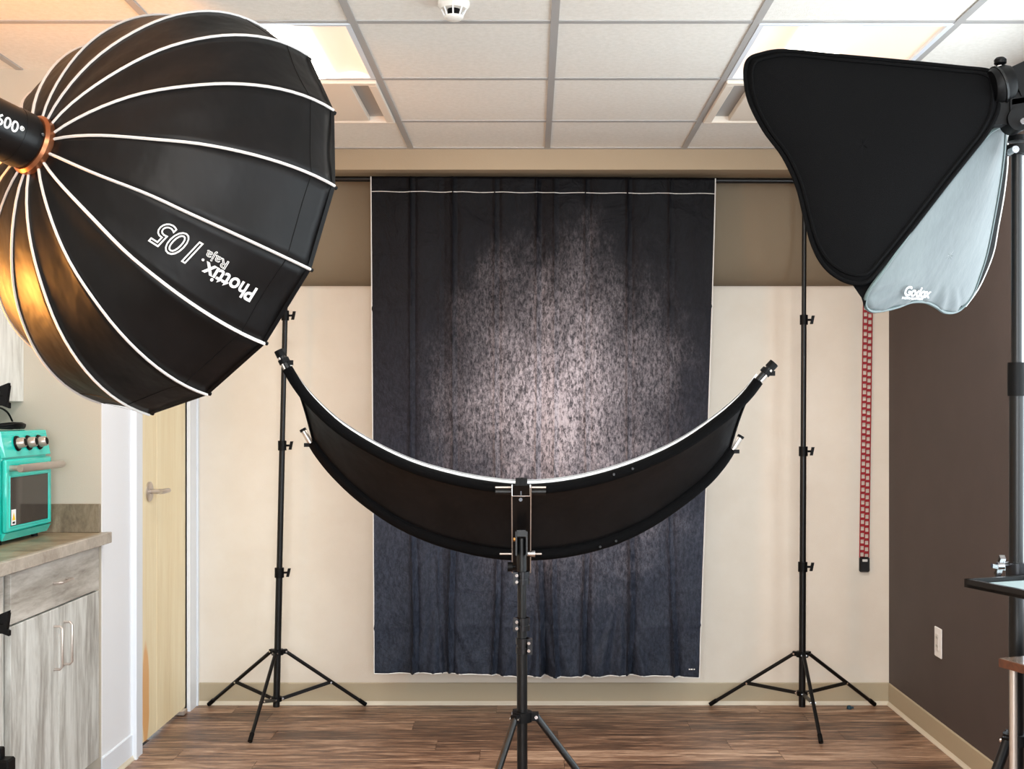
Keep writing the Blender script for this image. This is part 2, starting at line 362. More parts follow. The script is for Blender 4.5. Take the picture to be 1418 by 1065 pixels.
# left: short wall with the closet door, then the kitchen niche
dy0, dy1, dz = 4.80, 5.47, 2.10
mb = MB().box((XL-.12, DE+.001, 0), (XL, dy0, ZC+.03)).box((XL-.12, dy1, 0), (XL, D2, ZC+.03)).box((XL-.12, dy0, dz), (XL, dy1, ZC+.03))
struct('wall_left', mb, m_white)
struct('wall_niche', MB().box((XN-.12, YB, 0), (XN, DE+.12, ZC+.03)), m_beige)
struct('wall_niche_end', MB().box((XN, DE, 0), (XL-.12, DE+.12, ZC+.03)).box((XN, DE-.004, 0), (XL-.002, DE+.001, ZC+.03)), m_beige)
struct('trim_2', MB().box((XN, 4.06, 2.235), (XL-.004, DE, ZC+.03)).box((XN, YB, 2.235), (-1.885, 4.06, ZC+.03)), m_beige)
# door
door = bpy.data.objects.new('door_1', None); sc.collection.objects.link(door); door.location = (XL-.02, (dy0+dy1)/2, 0); door['kind'] = 'structure'
ym = 5.05
for a, b in ((dy0+.004, ym-.001), (ym+.001, dy1-.0015)):
    obj('leaf', MB().box((XL-.045, a, .022), (XL-.006, b, dz-.006), .0015), m_maple, door)
obj('bottom_pivot', MB().box((XL-.03, dy1-.085, .002), (XL+.012, dy1-.03, .024), .003), m_steel, door)
rose_c = W(207, 684, 4.95)
hx = XL-.006; hy, hz = 4.945, 1.055
hd = obj('door_handle', MB().tube([(hx, hy, hz), (hx+.006, hy, hz), (hx+.008, hy, hz)], [.042, .042, .039], 28).tube([(hx+.008, hy, hz), (hx+.05, hy, hz)], .0105, 16), m_steel, door, smooth=True)
obj('lever', MB().tube([(hx+.05, hy-.010, hz), (hx+.056, hy+.012, hz), (hx+.058, hy+.035, hz), (hx+.058, hy+.078, hz)], [.013, .013, .0125, .0115], 14, flat=.85), m_steel, hd, smooth=True)
fr = MB().box((XL-.05, dy0-.09, 0), (XL+.016, dy0, dz+.09)).box((XL-.05, dy1, 0), (XL+.016, D2-.001, dz+.09)).box((XL-.05, dy0, dz), (XL+.016, dy1, dz+.09))
fr.box((XL+.016, dy0-.09, 0), (XL+.022, dy0-.07, dz+.09)).box((XL+.016, D2-.025, 0), (XL+.022, D2-.001, dz+.09))
struct('trim_3', fr, m_trim)
# cove base
def cove(name, a, b, nrm, face=None):
    a, b, nrm = V(a), V(b), V(nrm); root = bpy.data.objects.new(name, None); sc.collection.objects.link(root); root.location = (a+b)/2; root['kind'] = 'structure'
    def strip(pr): 
        n = len(pr); return MB().add([a+nrm*q+V((0, 0, z)) for q, z in pr]+[b+nrm*q+V((0, 0, z)) for q, z in pr], [tuple(range(n)), tuple(range(2*n-1, n-1, -1))]+[(i, i+n, (i+1) % n+n, (i+1) % n) for i in range(n)])
    obj('cove_face', strip([(0, .018), (.006, .018), (.006, .100), (.003, .105), (0, .105)]), face or m_cove, root)
    obj('cove_toe', strip([(0, 0), (.014, 0), (.0135, .004), (.009, .012), (.0065, .0185), (0, .0185)]), m_cove2, root)
cove('baseboard_back', (XL, D2, 0), (XR, D2, 0), (0, -1, 0))
cove('baseboard_right', (XR, YB, 0), (XR, D2-.014, 0), (-1, 0, 0))
cove('baseboard_left', (XL, DE-.01, 0), (XL, dy0-.09, 0), (1, 0, 0), m_trim)  # white face on the left cove: its stronger light put into the colour
# outlet plate
t = thing('wall_outlet', 'white rectangular outlet plate on the dark brown wall above the cove base', 'outlet', (XR, 4.91, .43))
obj('cover_plate', MB().box((XR-.006, 4.868, .368), (XR-.0005, 4.952, .492), .003), m_whitef, t)
f_ = obj('outlet_face', MB().box((XR-.010, 4.892, .395), (XR-.006, 4.928, .465), .002), m_pipe, t)
for a, b in ((4.900, .445), (4.915, .445), (4.900, .410), (4.915, .410)): obj('slot', MB().box((XR-.0105, a, b), (XR-.010, a+.003, b+.010)), m_greyw, f_)

# ------------------------------------------------------------------ ceiling lights, vents, detector
def lname(ci, ri):
    return {(1, 2): 'lit ceiling panel light on the right, above the small black softbox', (-2, 2): 'lit ceiling panel light on the left, behind the large softbox'}.get((ci, ri), 'ceiling panel light over the rear of the room, %s side' % ('right' if ci > 0 else 'left'))
for ci, ri, xa, ya, yb in cells:
    xb = xa+.61; xb = min(xb, XR)
    if (ci, ri) in lights:
        t = thing('ceiling_light', lname(ci, ri), 'ceiling light', ((xa+xb)/2, (ya+yb)/2, ZC), 'ceiling panel lights')
        fr = MB()
        for a, b in (((xa+.010, yb+.010), (xb-.010, yb+.026)), ((xa+.010, ya-.026), (xb-.010, ya-.010)), ((xa+.010, yb+.026), (xa+.026, ya-.026)), ((xb-.026, yb+.026), (xb-.010, ya-.026))):
            fr.box((a[0], a[1], ZC-.008), (b[0], b[1], ZC+.02))
        obj('frame', fr, m_trim, t)
        x1, x2 = (xa+.15, xa+.33) if ci > 0 else (xa+.28, xa+.46)
        for a, b in ((xa+.026, x1), (x2, xb-.026)):
            obj('side_lens', MB().grid(lambda u, v: V((a+(b-a)*u, yb+.026+(ya-yb-.052)*v, ZC+.002+.016*math.sin(PI*u))), 8, 1), m_glowside, t, smooth=True)
        obj('lamp_strip', MB().grid(lambda u, v: V((x1+(x2-x1)*u, yb+.026+(ya-yb-.052)*v, ZC-.002-.012*math.sin(PI*u))), 8, 1), m_glowmid, t, smooth=True)
        area('panel_glow', ((xa+xb)/2, (ya+yb)/2, ZC-.04), (0, 0, 0), .45, .45, 9, (1, .96, .90))
    else:
        t = thing('ceiling_vent', 'white square ceiling vent with grey slots beside the %s' % ('large softbox' if ci < 0 else 'small black softbox'), 'vent', ((xa+xb)/2, (ya+yb)/2, ZC), 'square ceiling vents')
        fr = MB()
        for a, b in (((xa+.012, yb+.012), (xb-.012, yb+.045)), ((xa+.012, ya-.03), (xb-.012, ya-.012)), ((xa+.012, yb+.045), (xa+.045, ya-.03)), ((xb-.045, yb+.045), (xb-.012, ya-.03))):
            fr.box((a[0], a[1], ZC-.016), (b[0], b[1], ZC+.02), .003)
        obj('frame', fr, m_vent, t)
        obj('backing', MB().box((xa+.045, yb+.045, ZC+.010), (xb-.045, ya-.03, ZC+.02)), m_grid, t)
        xs_ = [xa+.11, xa+.24, xa+.27, xa+.50] if ci < 0 else [xa+.11, xa+.34, xa+.37, xa+.50]
        for k in range(2): obj('lens_panel', MB().box((xs_[2*k], yb+.055, ZC-.012), (xs_[2*k+1], ya-.04, ZC+.010), .003), m_vent, t)
dx, dyy = -.226, 3.40
t = thing('smoke_detector', 'white round smoke detector hanging from the ceiling at the top edge', 'smoke detector', (dx, dyy, ZC))
obj('base_ring', MB().tube([(dx, dyy, ZC), (dx, dyy, ZC-.012), (dx, dyy, ZC-.022)], [.046, .046, .038], 28), m_tile, t, smooth=True)
obj('sensor_core', MB().tube([(dx, dyy, ZC-.022), (dx, dyy, ZC-.042)], .018, 20), m_blackp, t)
for k in range(8):
    a = 2*PI*k/8; obj('cage_post', MB().tube([(dx+.036*math.cos(a), dyy+.036*math.sin(a), ZC-.02), (dx+.025*math.cos(a), dyy+.025*math.sin(a), ZC-.043)], .0025, 6), m_whitef, t)
obj('cap', MB().tube([(dx, dyy, ZC-.042), (dx, dyy, ZC-.047), (dx, dyy, ZC-.051)], [.0275, .0275, .022], 28), m_tile, t, smooth=True)

# ------------------------------------------------------------------ kitchen niche
XF = XL+.002
def pull(parent, p0, p1, out, r=.0042, side=V((1, 0, 0))):
    p0, p1 = V(p0), V(p1); d = (p1-p0).normalized()*.010
    obj('handle', MB().tube([p0, p0+side*(out-.008), p0+side*out+d*.8, p1+side*out-d*.8, p1+side*(out-.008), p1], r, 10), m_steel, parent, smooth=True)
def base_cab(y0, y1, label):
    t = thing('base_cabinet', label, 'cabinet', ((XN+XF)/2, (y0+y1)/2, 0), 'grey laminate base cabinets')
    obj('body', MB().box((XN+.02, y0, .10), (XF-.022, y1, .904)), m_cab, t)
    obj('toe_kick', MB().box((XN+.02, y0, 0), (XF-.075, y1, .10)), m_blackp, t)
    a, b = y0+.020, y1-.030
    d = obj('drawer', MB().box((XF-.021, a, .735), (XF-.001, b, .892), .0015), m_cabh, t)
    pull(d, (XF-.001, (a+b)/2-.05, .818), (XF-.001, (a+b)/2+.06, .818), .028)
    m_ = (a+b)/2
    for k, (c, e) in enumerate(((a, m_-.0015), (m_+.0015, b))):
        o = obj('door', MB().box((XF-.021, c, .112), (XF-.001, e, .729), .0015), m_cab, t)
        h = m_-.042 if k == 0 else m_+.042
        pull(o, (XF-.001, h, .528), (XF-.001, h, .672), .028)
    return t
base_cab(3.60, DE-.002, 'grey weathered base cabinet with drawer and two doors beside the white wall')
base_cab(2.84, 3.598, 'grey weathered base cabinet cut by the left edge of the photo')
t = thing('countertop', 'taupe stone-look laminate countertop with a backsplash under the turquoise oven', 'countertop', ((XN+XF)/2, 3.4, .905))
obj('slab', MB().box((XN+.001, 2.4, .906), (XF+.012, DE-.001, .942)), m_top, t)
obj('front_edge', MB().box((XF+.012, 2.4, .903), (XF+.036, DE-.001, .943), .002), m_edge, t)
obj('end_splash', MB().box((XN+.001, DE-.022, .942), (XL-.002, DE-.005, 1.048), .002), m_splash, t, label='brown stone-look end splash against the beige wall')
obj('back_splash', MB().box((XN+.001, 2.4, .942), (XN+.02, DE-.02, 1.048), .002), m_splash, t)
def wall_cab(y0, y1, label):
    t = thing('wall_cabinet', label, 'cabinet', ((XN-1.888)/2, (y0+y1)/2, 1.425), 'grey laminate wall cabinets')
    obj('body', MB().box((XN+.005, y0, 1.428), (-1.911, y1, 2.230)), m_cab, t)
    for a, b in ((y0+.002, (y0+y1)/2-.001), ((y0+y1)/2+.001, y1-.002)): obj('door', MB().box((-1.910, a, 1.427), (-1.889, b, 2.228), .0015), m_cab, t)
wall_cab(3.60, DE-.002, 'grey weathered wall cabinet behind the lower left of the large softbox')
# oven
ox, oy0, oy1, oz0, oz1 = -1.754, 3.925, 4.30, .957, 1.326
t = thing('countertop_oven', 'turquoise countertop oven with three knobs and a dark window', 'oven', (ox-.17, 4.11, .943))
obj('body', MB().box((ox-.34, oy0, oz0), (ox-.012, oy1, oz1-.004), .012), m_teal, t, smooth=True)
cp = obj('control_panel', MB().add([(ox-.012, oy0, 1.235), (ox-.012, oy1, 1.235), (ox-.034, oy1, oz1), (ox-.034, oy0, oz1), (ox+.001, oy0+.003, 1.237), (ox+.001, oy1-.003, 1.237), (ox-.016, oy1-.005, oz1-.003), (ox-.016, oy0+.005, oz1-.003)],
    [(0,3,2,1), (4,5,6,7), (0,1,5,4), (1,2,6,5), (2,3,7,6), (3,0,4,7)]), m_teal, t)
kd = V((1, 0, .18)).normalized()
obj('knob_plate', MB().obox((ox-.0055, 4.125, 1.281), kd*.0025, (0, .098, 0), V((-.18, 0, 1)).normalized()*.013), m_blackp, cp)
for yk in (4.035, 4.125, 4.213):
    k0 = V((ox-.006, yk, 1.281))
    kb = obj('knob', MB().tube([k0+kd*.004, k0+kd*.026, k0+kd*.029], [.019, .017, .0145], 24), m_steel, cp, smooth=True)
    obj('knob_collar', MB().tube([k0, k0+kd*.005], [.027, .025], 24), m_blackp, cp)
    obj('knob_face', MB().tube([k0+kd*.029, k0+kd*.0295], .013, 20), m_blackp, cp)
dr = obj('oven_door', MB().box((ox-.012, oy0+.002, .985), (ox+.004, oy1-.002, 1.229), .005), m_teal, t, smooth=True)
obj('door_window', MB().box((ox+.003, oy0+.032, 1.005), (ox+.0055, oy1-.036, 1.168), .002), m_glassd, dr)
obj('window_rim', MB().tube([(ox+.004, oy0+.028, 1.001), (ox+.004, oy1-.032, 1.001), (ox+.004, oy1-.032, 1.172), (ox+.004, oy0+.028, 1.172), (ox+.004, oy0+.028, 1.001)], .003, 8), m_teal, dr)
st = obj('warning_sticker', MB().box((ox+.0055, oy0+.038, 1.008), (ox+.0062, oy0+.072, 1.060)), m_whitef, dr)
obj('warning_triangle', MB().add([(ox+.0066, oy0+.043, 1.024), (ox+.0066, oy0+.067, 1.024), (ox+.0066, oy0+.055, 1.050)], [(0, 1, 2)]), m_yel, st)
obj('warning_text', MB().box((ox+.0062, oy0+.046, 1.012), (ox+.0067, oy0+.064, 1.019)), m_blackp, st)
hb = obj('door_handle', MB().tube([(ox+.046, oy0+.012, 1.200), (ox+.048, oy0+.02, 1.200), (ox+.048, oy1-.02, 1.200), (ox+.046, oy1-.012, 1.200)], [.0125, .0135, .0135, .0125], 18), m_steel, dr, smooth=True)
for a in (oy0+.035, oy1-.035): obj('handle_mount', MB().tube([(ox, a, 1.200), (ox+.045, a, 1.200)], .010, 12), m_steel, t, smooth=True)
obj('lower_lip', MB().add([(ox-.012, oy0+.003, .957), (ox-.012, oy1-.003, .957), (ox+.002, oy1-.003, .983), (ox+.002, oy0+.003, .983), (ox-.012, oy1-.003, .983), (ox-.012, oy0+.003, .983)], [(0, 1, 2, 3), (1, 4, 2), (0, 3, 5), (3, 2, 4, 5), (0, 5, 4, 1)]), m_teal, t)
for a in (oy0+.04, oy1-.045):
    for b in (ox-.04, ox-.30): obj('foot', MB().tube([(b, a, .942), (b, a, .958)], .011, 12), m_blackp, t)
# cable heap on the oven
zt = oz1
pts = []
for k in range(150):
    a = k*.42; r = 1+.12*math.sin(k*.7); pts.append((ox-.125+.085*r*math.cos(a), 4.13+.105*r*math.sin(a), zt+.006+.016*(k/150)+.003*math.sin(k*1.7)))
tag(obj('coiled_cable', MB().tube(pts, .0035, 6), m_blackp, at=(ox-.125, 4.13, zt), smooth=True), 'coiled black cable lying on top of the turquoise oven', 'cable')
pts = catmull([(ox-.10, 4.02, zt+.03), (ox-.10, 4.04, zt+.062), (ox-.10, 4.10, zt+.078), (ox-.10, 4.17, zt+.062), (ox-.10, 4.21, zt+.03)], 5)
tag(obj('looped_cable', MB().tube(pts, .0035, 8), m_blackp, at=(ox-.10, 4.12, zt+.03), smooth=True), 'single black cable loop arching over the coiled cable', 'cable')
t = thing('power_adapter', 'pale grey adapter block lying on the cables on the oven', 'adapter', (ox-.14, 4.07, zt+.028))
obj('body', MB().obox((ox-.14, 4.085, zt+.055), V((.025, 0, 0)), V((0, .05, .010)), V((0, -.006, .022))), m_pipe, t)
obj('plug_end', MB().obox((ox-.14, 4.143, zt+.072), V((.02, 0, 0)), V((0, .008, .002)), V((0, -.004, .02))), m_steel, t)

# ------------------------------------------------------------------ generic light stand
def collar(mb_, p, r, side=V((1, 0, 0)), h=.022, knob=True):
    mb_.tube([p-V((0, 0, h)), p+V((0, 0, h))], r+.0055, 14)
    if knob:
        mb_.tube([p+side*r, p+side*(r+.022)], .005, 8)
        q = p+side*(r+.026)
        mb_.obox(q, side*.006, V((0, .006, 0)), V((.004, 0, .019)))
def stand(name, label, base, top, segs, feet, zh, zl, lr=.0085, frac=.55, group=None, collars=(), side=V((1, 0, 0)), cat='light stand'):
    base, top = V(base), V(top); t = thing(name, label, cat, (base.x, base.y, 0), group)
    P = lambda z: base+(top-base)*((z-base.z)/(top.z-base.z))
    for a, b, r in segs: obj('pole_section', MB().tube([P(a), P(b)], r, 16), m_blackm, t, smooth=True)
    for z, r in collars:
        m_ = MB(); collar(m_, P(z), r, side); obj('collar', m_, m_blackp, t, smooth=True)
    rp = segs[0][2]
    obj('leg_hub', MB().tube([P(zh)-V((0, 0, .012)), P(zh)+V((0, 0, .012))], rp+.012, 16), m_blackp, t, smooth=True)
    obj('brace_hub', MB().tube([P(zl)-V((0, 0, .010)), P(zl)+V((0, 0, .010))], rp+.009, 16), m_blackp, t, smooth=True)
    for fx in feet:
        fx = V(fx); d = V((fx.x-base.x, fx.y-base.y, 0)).normalized(); s_ = P(zh)+d*(rp+.022)
        sd = d.cross(V((0, 0, 1)))
        leg = obj('leg', MB().tube([s_, fx+V((0, 0, lr*1.1))], lr, 10), m_blackm, t, smooth=True)
        dd = (s_-fx).normalized()
        obj('rubber_foot', MB().tube([fx+V((0, 0, lr*1.1)), fx+V((0, 0, lr*1.1))+dd*.04], lr+.0018, 10), m_blackp, leg, smooth=True)
        q = s_+(fx-s_)*frac; z0 = P(zl)+d*(rp+.012)
        obj('brace', MB().obox((q+z0)/2, (q-z0)/2, sd*.003, (q-z0).cross(sd).normalized()*.008), m_blackm, t)
        for c_, e_ in ((q, lr+.004), (s_, lr+.004), (z0, .008)): obj('rivet', MB().tube([c_-sd*e_, c_+sd*e_], .0045, 8), m_chrome, leg)
        obj('lug', MB().obox(P(zh)+d*(rp+.012), d*.016, sd*.009, (0, 0, .010)), m_blackp, t)
    return t
DP = 5.36
zz = lambda py, d=DP: H-(py-CY)*d/F
stand('background_stand', 'black tripod stand holding the crossbar left of the backdrop', (-1.162, DP, 0.03), (-1.108, DP, 2.435),
      [(.05, zz(790), .0155), (zz(790), zz(617), .0135), (zz(617), zz(437), .0120), (zz(437), 2.435, .0105)],
      [(-1.525, 5.565, 0), (-.785, 5.565, 0), (-1.181, 4.94, 0)], zz(903), zz(968), group='backdrop stands',
      collars=[(zz(793), .0155), (zz(617), .0135), (zz(437), .012)])
stand('background_stand', 'black tripod stand holding the crossbar right of the backdrop', (1.225, DP, 0.03), (1.236, DP, 2.425),
      [(.05, zz(785), .0155), (zz(785), zz(625), .0145), (zz(625), zz(443), .0125), (zz(443), 2.425, .0105)],
      [(.838, 5.565, 0), (1.615, 5.565, 0), (1.205, 4.925, 0)], zz(906), zz(960), group='backdrop stands',
      collars=[(zz(785), .0155), (zz(625), .0145), (zz(443), .0125)])
t = thing('crossbar', 'black telescopic crossbar the dark backdrop hangs from', 'pole', (0, DP, 2.44))
za, zb = 2.447, 2.437
for a, b, r in ((-1.135, -.35, .0125), (-.35, .45, .0145), (.45, 1.26, .0125)):
    obj('bar_section', MB().tube([(a, DP, za+(zb-za)*(a+1.1)/2.35), (b, DP, za+(zb-za)*(b+1.1)/2.35)], r, 16), m_blackm, t, smooth=True)

# ------------------------------------------------------------------ backdrop
zt0 = lambda u: 2.4535-.010*u
FOLD = [-.80, -.55, -.52, -.42, -.36, -.17, -.135, .02, .05, .10, .24, .27, .43, .455, .62, .64, .90]
FH = [0, .1, 1, .2, 1.1, .1, 1.2, .3, -.3, .9, .1, 1, .1, 1.0, .1, .9, 0]
def drop(u, v):                      # u across, v down from the top of the front layer
    L = -.729+(.016)*v; R = .828-(.076)*(v**1.15)
    x = L+(R-L)*u; zbot = .208-.018*u+.004*math.sin(9*u); z = zt0(u)+(zbot-zt0(u))*v
    y = DP-.024
    low = max(0, (v-.45)/.55)
    y -= .008*math.sin(8.5*x+1)*v + .004*math.sin(31*x+2*math.sin(5*z)+9*z)*low+.003*math.sin(-14*x+23*z)*low
    # flat facets between the pressed folds
    for i in range(len(FOLD)-1):
        if FOLD[i] <= x <= FOLD[i+1]:
            q = (x-FOLD[i])/(FOLD[i+1]-FOLD[i]); y -= (.006+.016*low)*(FH[i]*(1-q)+FH[i+1]*q)
    for i, (xc, s) in enumerate(((-.55, 1), (-.42, .35), (-.36, .8), (-.17, .8), (.02, 1), (.10, .6), (.24, .8), (.43, 1), (.62, .7))):
        dd = x-xc-.02*math.sin(3*z+i*1.7)*low
        y -= s*(.010+.026*low)*(math.exp(-abs(dd)/.006)-.7*math.exp(-abs(dd-.022)/.012))
    for zc in (.42, 1.16, 1.86):
        y -= .004*math.exp(-abs(z-zc+.006*math.sin(6*x))/.006)
    for xc, wd in ((-.44, .11), (.40, .10), (.02, .07)):                 # puckers that fan out towards the hem
        k = max(0, 1-(z-.19)/.34); dx_ = (x-xc)/(wd*k+.02)
        y -= .016*k*math.cos(7*dx_)*math.exp(-dx_*dx_*.5)
    return V((x, y, z))
bd = thing('backdrop', 'tall dark fabric backdrop with a mottled grey bloom hanging between the two stands', 'backdrop', (0, DP-.024, .2))
obj('cloth', MB().grid(drop, 400, 210), m_drop, bd, smooth=True, solid=.0012)
def wrapf(u, v):                     # pocket over the bar
    a = -PI/2+PI*min(1, v*1.6) if v < .625 else PI/2; x = -.729+1.557*u; r = .0165; c = V((x, DP, 2.442-.010*u+.0))
    if v < .625: return c+V((0, -r*math.cos((v/.625)*PI)*1.35, r*math.sin((v/.625)*PI)*.95))
    return c+V((0, r*1.35, -(v-.625)/.375*.075))
obj('pole_pocket', MB().grid(wrapf, 30, 16), m_drop, bd, smooth=True, solid=.0012)
sp = lambda v, o=.003: [drop(k/60, v)+V((0, -o, .0015*math.sin(k*.9))) for k in range(61)]
obj('pocket_seam', MB().tube(sp(.031), .0016, 5), m_pipe, bd)
obj('hem_binding', MB().tube([drop(0, k/50) for k in range(51)], .0026, 5).tube([drop(1, k/50) for k in range(51)], .0026, 5).tube([drop(k/80, 1) for k in range(81)], .0026, 5), m_pipe, bd, label='pale stitched edge of the backdrop')
cr = drop(.978, .985)
for a, b in ((-.018, .006), (-.009, .008), (.004, .005)): obj('corner_mark', MB().box((cr.x+a, cr.y-.012, cr.z+.004), (cr.x+a+b, cr.y-.006, cr.z+.008)), m_ink, bd)

# ------------------------------------------------------------------ red ladder strap on the back wall
rx0 = (1200-CX)*D2/F; ztop = 2.05; zb_ = H-(772-CY)*D2/F
xo = lambda z: rx0-.020*(ztop-z)/(ztop-zb_)+.006
t = thing('hanging_strap', 'red ladder-like plastic strap hanging on the cream wall beside the dark wall', 'strap', (rx0, D2-.01, zb_))
for q, nm in ((-.021, 'rail'), (0, 'rail'), (.021, 'rail')):
    obj(nm, MB().tube([(xo(ztop)+q, D2-.009, ztop), (xo(zb_)+q, D2-.009, zb_)], .0028, 6), m_red, t)
rg = MB(); nr = 44
for k in range(nr+1):
    z = zb_+(ztop-zb_)*k/nr; x = xo(z)
    rg.box((x-.021, D2-.012, z-.006), (x, D2-.007, z+.006)); z -= .006; rg.box((x, D2-.012, z-.006), (x+.021, D2-.007, z+.006))
tag(obj('rungs', rg, m_red, t), kind='stuff')
obj('end_cap', MB().box((xo(zb_)-.024, D2-.022, zb_-.068), (xo(zb_)+.024, D2-.002, zb_+.004), .006), m_blackk, t)
obj('end_tab', MB().box((xo(zb_)-.012, D2-.025, zb_-.018), (xo(zb_)+.012, D2-.021, zb_-.006), .001), m_pipe, t)
obj('hook', MB().tube([(rx0, D2, ztop+.02), (rx0, D2-.02, ztop+.02), (rx0, D2-.022, ztop+.028)], .004, 8), m_steel, t)

# ------------------------------------------------------------------ large umbrella softbox
SP = [-0.8997, 3.0455, 0.5032+H, 0.5965, -0.2409, 2.3102, 0.4309, 2.0655, 0.6158]
th, ph = SP[3], SP[4]; ax = V((math.cos(ph)*math.sin(th), math.cos(ph)*math.cos(th), math.sin(ph)))
su = V((0, 0, 1)).cross(ax).normalized(); sv = ax.cross(su); rc = V(SP[:3]); SL = SP[6]; R0, RR = .066, .525
def ribp(k, t, dr_=0):
    r = R0+(RR-R0)*abs(1-(1-t)**SP[7])**SP[8]+dr_; g = SP[5]+k*PI/8
    # cloth gathers loosely near the ring
    return rc+ax*((t-1)*SL)+(su*math.cos(g)+sv*math.sin(g))*r
hub = rc-ax*SL
sb = thing('umbrella_softbox', 'large black sixteen-rib umbrella softbox with white piping, seen from behind', 'softbox', tuple(hub))
tt = [(k/22)**1.6 for k in range(23)]
def panel_pt(k, s, t, off=0):
    a, b = ribp(k, t), ribp(k+1, t); p_ = a.lerp(b, s)
    m_ = (a-b).length; rad = (p_-(rc+ax*((t-1)*SL))).normalized()
    sag = -.035*m_*4*s*(1-s)*(1-.5*t)
    wr = .0035*math.sin(11*t*(1+.2*math.sin(k*2.1))+k*1.9+4*s)*4*s*(1-s)*(1-t*.5)+.004*math.sin(s*9+k*3+t*5)*max(0, .5-t)*4*s*(1-s)
    return p_+rad*(sag+wr+off)
for k in range(16):
    mbp = MB(); nn = 8
    vv = [panel_pt(k, i/nn, t_) for t_ in tt for i in range(nn+1)]
    mbp.add(vv, [(j*(nn+1)+i, j*(nn+1)+i+1, (j+1)*(nn+1)+i+1, (j+1)*(nn+1)+i) for j in range(len(tt)-1) for i in range(nn)])
    obj('fabric_panel', mbp, m_blackf, sb, smooth=True, solid=.0012)
    g = SP[5]+k*PI/8; wob = lambda t_: (.006*math.sin(14*t_+k*2.3)*max(0, .35-t_)*2.5)
    sidev = (-su*math.sin(g)+sv*math.cos(g))
    obj('piping', MB().tube([ribp(k, t_, .0012)+sidev*wob(t_) for t_ in tt], .0052, 6, flat=.7), m_pipe, sb, smooth=True)
    obj('rib_end_cap', MB().tube([ribp(k, 1, -.004)-ax*.004, ribp(k, 1, -.004)+ax*.012], .005, 8), m_blackp, sb)
obj('rim_band', MB().grid(lambda u, v: (lambda kk, s_: ribp(kk, 1, .0008).lerp(ribp(kk+1, 1, .0008), s_)+ax*(.004-.012*v))(int(u*16-1e-9), u*16-int(u*16-1e-9)), 64, 1), m_blackp, sb)
def seam(t_):
    q = []
    for k in range(16):
        for i in range(8): q.append(panel_pt(k, i/8, t_, .0006))
    q.append(q[0]); return q
obj('rim_seam', MB().tube(seam(.84), .0011, 4, cap=False), m_blackp, sb)
obj('front_diffuser', MB().add([ribp(k, .985, -.006) for k in range(16)]+[rc+ax*-.02], [(k, (k+1) % 16, 16) for k in range(16)]), m_whitef, sb, label='white front diffuser')
def ring(c, r, w_, rt): return MB().tube([c-ax*w_, c-ax*w_*.5, c+ax*w_*.5, c+ax*w_], [r-rt, r, r, r-rt], 36)
obj('speed_ring', ring(hub-ax*.006, .070, .014, .006), m_copper, sb, smooth=True, label='copper coloured mounting ring')
lp = [hub+ax*.010+(su*math.cos(a*PI/24)+sv*math.sin(a*PI/24))*(.0735+.003*math.sin(a*1.0)) for a in range(49)]
obj('ring_cord', MB().tube(lp, .003, 6, cap=False), m_pipe, sb, smooth=True)
# lettering printed on the panel between rib 3 and rib 4
uu = [0]; us = [1.0]
for i in range(1, 101):
    t_ = 1-i/100; a = (ribp(3, t_)+ribp(4, t_))/2; b = (ribp(3, us[-1])+ribp(4, us[-1]))/2; uu.append(uu[-1]+(a-b).length); us.append(t_)
def onpanel(u, v):
    i = 0
    while i < 99 and uu[i+1] < u: i += 1
    t_ = us[i]+(us[i+1]-us[i])*(u-uu[i])/(uu[i+1]-uu[i]); wd = (ribp(3, t_)-ribp(4, t_)).length
    return panel_pt(3, .5+v/wd, t_, .0016)
def panel_text(name, s, u0, v0, width, height, capfrac=.7, **k):
    tv, tf = text_mesh(s, 1.0, **k); x0 = min(a.x for a in tv); x1 = max(a.x for a in tv)
    obj(name, MB().add([onpanel(u0+(a.x-x0)/(x1-x0)*width, v0+a.y/capfrac*height)+(ribp(3, .5)-rc).normalized()*a.z*.0 for a in tv], tf), m_ink, sb)
panel_text('maker_lettering', 'Phottix', .088, -.007, .132, .036, offset=.022)
panel_text('size_lettering', '105', .243, -.036, .104, .058, outline=.022, shear=.25)
panel_text('model_lettering', 'Raja', .178, -.031, .052, .020, outline=.022)
obj('registered_dot', MB().add([onpanel(.228+.003*math.cos(a), -.006+.003*math.sin(a)) for a in [k*PI/4 for k in range(8)]], [tuple(range(8))]), m_ink, sb)
# studio flash head behind the ring
l0 = hub-ax*.022
t = thing('studio_flash', 'black cylindrical studio flash head plugged into the large softbox', 'flash', tuple(l0))
obj('barrel', MB().tube([l0, l0-ax*.012, l0-ax*.014, l0-ax*.40, l0-ax*.41], [.060, .0605, .064, .064, .058], 40), m_blackm, t, smooth=True)
obj('front_band', MB().tube([l0-ax*.012, l0-ax*.044], .0650, 40), m_blackm, t, smooth=True)
for k in range(5):
    g = math.radians(-62-k*9); dv = su*0; 
    # cooling fins low on the camera side
    e = (-V((0, 1, 0))-ax*(-ax.y)).normalized(); up = ax.cross(e).normalized(); up = up if up.z > 0 else -up
    nn_ = e*math.cos(math.radians(-18-13*k))+up*math.sin(math.radians(-18-13*k))
    obj('fin', MB().obox(l0-ax*.24+nn_*.0645, ax*.15, nn_*.0025, nn_.cross(ax)*.0022), m_blackp, t)
tv, tf = text_mesh('600', .036, offset=.0006); tv2, tf2 = text_mesh('®', .014, offset=.0003); w6 = max(a.x for a in tv)+.003; tf = tf+[tuple(i+len(tv) for i in q) for q in tf2]; tv = tv+[V((a.x+w6, a.y+.010, 0)) for a in tv2]; 
bb = -ax
wmax = max(a.x for a in tv)
def onbar(a):                       # wrap the lettering round the barrel
    ang = (a.y+.006)/.065; nn_ = e*math.cos(ang)+up*math.sin(ang); return l0-ax*(.050+(wmax-a.x))+nn_*.0652
